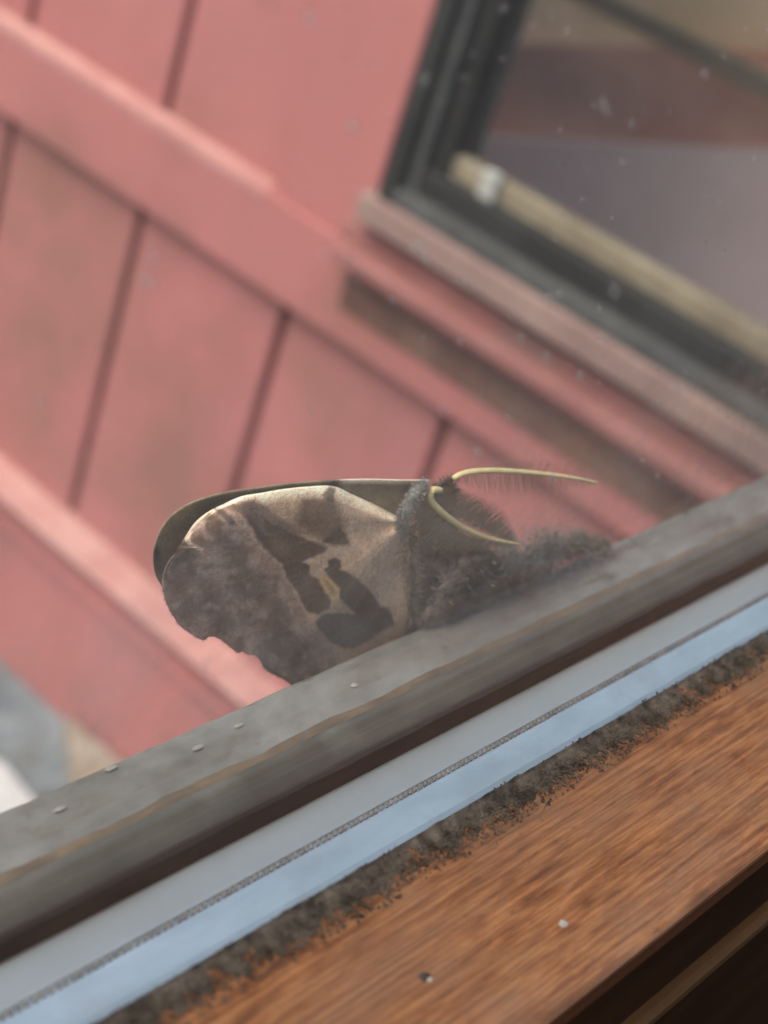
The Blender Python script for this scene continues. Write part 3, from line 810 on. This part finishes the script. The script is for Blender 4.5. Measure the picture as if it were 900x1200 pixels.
# body: head, thorax and abdomen as one furred surface between the wings
def D(x, y, o): return PPL(x, y, wn_, wc + o)
spine = catmull([D(526, 570, 0.003), D(518, 581, 0.0035), D(512, 606, 0.0050), D(512, 648, 0.0066), D(498, 694, 0.0075), D(460, 740, 0.0070), D(415, 785, 0.0065)], 40)
rads = np.interp(np.linspace(0, 1, 40), [0, 0.04, 0.10, 0.16, 0.3, 0.45, 0.6, 0.85, 1.0], [0.0004, 0.0014, 0.0019, 0.0024, 0.0044, 0.0062, 0.0060, 0.0042, 0.0008])
bv, bf = tube(spine, rads, 20)
bv = [tuple(np.array(p) * (1 + 0.0012 * mnoise.noise(Vector(p) * 700))) for p in bv]
body = mobj('body', bv, bf, M_fur, moth, smooth=True)
gh = hairs(spine[:32], rads[:32], 12000, 0.0020, 0.00008, 3)
mobj('fur', gh.v, gh.f, M_fur, body, kind='stuff')
rp = catmull([D(476, 620, 0.0004), D(480, 650, 0.0006), D(481, 690, 0.0006), D(479, 725, 0.0006)], 30)
gh = hairs(rp, np.full(30, 0.0006), 2600, 0.0020, 0.00005, 11, bias=(D(430, 650, 0) - D(480, 650, 0)) * 12)
mobj('fur', gh.v, gh.f, M_rootfur, body, kind='stuff')
# pale grey collar behind the head
cpath = catmull([D(497, 568, 0.0012), D(488, 577, 0.0), D(479, 592, -0.0006), D(472, 606, -0.0004), D(468, 622, 0.0004)], 16)
crad = np.interp(np.linspace(0, 1, 16), [0, 0.2, 0.6, 1], [0.0007, 0.0011, 0.0008, 0.0002])
cv, cf = tube(cpath, crad, 10)
col_o = mobj('collar', cv, cf, M_collar, moth, smooth=True)
gh = hairs(cpath, crad, 4200, 0.0010, 0.00004, 5)
mobj('fur', gh.v, gh.f, M_collar, col_o, kind='stuff')
# feathery antennae: pale shaft, two ranks of fine barbs
def antenna(shaft, offs, r0, upper, lower, nb, w0):
    n = 60
    pts = catmull([(x, y) for x, y in shaft], n)
    off = np.interp(np.linspace(0, 1, n), np.linspace(0, 1, len(offs)), offs)
    path = np.array([D(x, y, o) for (x, y), o in zip(pts, off)])
    rad = np.interp(np.linspace(0, 1, n), [0, 0.1, 0.7, 1], [r0 * 0.9, r0, r0 * 0.75, r0 * 0.3])
    v, f = tube(path, rad, 8)
    a = mobj('antenna', v, f, M_shaft, moth, smooth=True)
    G = Geo()
    for env, dz in ((upper, 0.0012), (lower, -0.0004)):
        if env is None: continue
        E = catmull(env, nb)
        for i in range(nb):
            s_ = min(1.0, max(0.0, i / (nb - 1) + 0.012 * rng.normal()))
            k = min(n - 1, int(s_ * (n - 1)))
            p = path[k]
            ex, ey = E[i] + rng.normal(size=2) * 1.2
            bk_ = 1.0 - abs(rng.normal()) * 0.16
            ex, ey = pts[k][0] + (ex - pts[k][0]) * bk_, pts[k][1] + (ey - pts[k][1]) * bk_
            q = D(ex, ey, off[k] + dz * (1 + 0.4 * rng.normal()))
            m_ = (p + q) / 2 + rng.normal(size=3) * 0.00012
            dr = q - p; sd_ = np.cross(dr, wn_); sd_ /= np.linalg.norm(sd_) + 1e-9
            G.add([p - sd_ * w0, p + sd_ * w0, m_ + sd_ * w0 * 0.85, m_ - sd_ * w0 * 0.85, q], [(0, 1, 2, 3), (3, 2, 4)])
    mobj('barbs', G.v, G.f, M_barb, a, kind='stuff')
antenna([(517, 575), (508, 574), (504, 579), (506, 588), (515, 598), (530, 610), (550, 622), (578, 632), (611, 638)], [0.001, -0.0004, -0.001, -0.0016, -0.0022], 0.00078,
        [(522, 573), (530, 570), (545, 572), (565, 578), (585, 588), (597, 600), (603, 615), (607, 628), (612, 638)],
        [(498, 580), (482, 600), (473, 622), (478, 636), (495, 646), (520, 651), (550, 650), (580, 645), (611, 639)], 900, 0.00007)
antenna([(531, 561), (540, 556), (556, 552.5), (580, 551.5), (610, 553), (650, 557), (680, 561.5), (702, 566)], [0.0016, 0.0012, 0.0006, -0.0012], 0.00066,
        [(536, 556), (552, 546), (580, 541), (612, 535), (640, 531), (668, 534), (688, 546), (703, 565)],
        [(534, 566), (545, 572), (562, 580), (585, 588), (612, 590), (645, 585), (678, 577), (703, 567)], 420, 0.000022)
# legs reaching for the ledge
for (p0, p1, p2) in [((515, 640), (548, 668), (566, 690)), ((508, 655), (528, 684), (540, 703)), ((522, 625), (570, 650), (600, 676))]:
    q2 = PZ(p2[0], p2[1], -0.1853); q2[1] = min(q2[1], 0.1392)
    path = catmull([D(*p0, 0.003), D(*p1, 0.0), q2], 14)
    rr_ = np.interp(np.linspace(0, 1, 14), [0, 0.5, 1], [0.0016, 0.0012, 0.0006])
    v, f = tube(path, rr_, 8)
    lg = mobj('leg', v, f, M_fur, moth, smooth=True)
    gh = hairs(path, rr_, 500, 0.0016, 0.0001, int(p0[0]))
    mobj('fur', gh.v, gh.f, M_fur, lg, kind='stuff')

# ================================================================== dust and cobweb caught on the ledge beside the moth
def curl_path(c, ln, n=7):
    p = [np.array(c, float)]; d = rng.normal(size=3); d /= np.linalg.norm(d)
    for _ in range(n - 1):
        d = d + 0.55 * rng.normal(size=3); d /= np.linalg.norm(d)
        p.append(p[-1] + d * ln / n)
    return np.array(p)
def ledge_y(x): return 945 + (558 - 945) * x / 900.0
clumps = [(600, 668, 26, 14), (640, 640, 26, 20), (668, 640, 22, 16), (625, 670, 30, 12), (690, 640, 18, 10), (715, 652, 18, 7), (735, 660, 10, 5), (575, 684, 14, 7)]
gd, gg, gw, lump = Geo(), Geo(), Geo(), Geo()
def place(cx, cy, sx, sy):
    x = cx + sx * 0.55 * rng.normal(); y = cy + sy * 0.55 * rng.normal()
    Y_ = 0.1385 + 0.0016 * rng.normal()
    if y > ledge_y(x) + 8: Y_ = 0.1365 - 0.001 * rng.random()
    p = PY(x, y, Y_)
    return p
for (cx, cy, sx, sy) in clumps:
    wgt = sx * sy / 300
    for _ in range(int(420 * wgt)):
        p = curl_path(place(cx, cy, sx, sy), 0.0035 * (0.5 + rng.random()))
        p[:, 2] = np.maximum(p[:, 2], np.where(p[:, 1] < 0.1400, -0.1852, -0.2))
        v, f = tube(p, [0.000035] * len(p), 3); gd.add(v, f)
    for _ in range(int(25 * wgt)):
        c = place(cx, cy, sx, sy * 0.8)
        c[2] = max(c[2], -0.1850)
        r = rng.uniform(0.0002, 0.0008)
        o6 = [(1, 0, 0), (-1, 0, 0), (0, 1, 0), (0, -1, 0), (0, 0, 1), (0, 0, -1)]
        v = [c + np.array(p) * r * (0.5 + 0.9 * rng.random()) for p in o6]
        gg.add(v, [(0, 2, 4), (2, 1, 4), (1, 3, 4), (3, 0, 4), (2, 0, 5), (1, 2, 5), (3, 1, 5), (0, 3, 5)])
for i, (x, y, a_, b_) in enumerate([(530, 700, 0.0050, 0.0026), (565, 686, 0.0055, 0.0030), (603, 668, 0.0055, 0.0034), (640, 652, 0.0048, 0.0032), (672, 640, 0.0040, 0.0024), (700, 640, 0.0034, 0.0012), (590, 655, 0.0040, 0.0030), (550, 664, 0.0042, 0.0032), (548, 708, 0.0045, 0.0030), (515, 718, 0.0050, 0.0030), (585, 692, 0.0045, 0.0024), (625, 676, 0.0045, 0.0022), (575, 668, 0.0040, 0.0030), (535, 680, 0.0045, 0.0034), (566, 702, 0.004, 0.0026), (605, 684, 0.004, 0.002)]):
    c = PY(x, y, 0.1392)
    bm_v, bm_f = blob(c, (a_, 0.0016, b_), i * 5.1, sub=3)
    bm_v = [tuple(np.array(p) + 0.0007 * np.array(mnoise.noise_vector(Vector(p) * 420))) for p in bm_v]
    lump.add(bm_v, bm_f)
    ctr = np.array(bm_v); hh = hairs(ctr, np.full(len(ctr), 0.0004), 1500, 0.0016, 0.00004, 40 + i)
    gd.add(hh.v, hh.f)
for _ in range(240):
    p = curl_path(place(650, 652, 60, 22), 0.008 * (0.5 + rng.random()), 9)
    p[:, 2] = np.maximum(p[:, 2], -0.1851)
    v, f = tube(p, [0.00004] * len(p), 3); gw.add(v, f)
cw = empty('cobweb_tangle', PY(650, 665, 0.1385))
tag(cw, 'brown tangle of dust, grit and cobweb caught on the ledge beside the moth', 'cobweb', kind='stuff')
mobj('dust_fibres', gd.v, gd.f, M_dust, cw, kind='stuff')
mobj('dust_lumps', lump.v, lump.f, M_dust, cw, kind='stuff', smooth=True)
mobj('grit', gg.v, gg.f, M_grain, cw, kind='stuff')
mobj('threads', gw.v, gw.f, M_web, cw, kind='stuff')
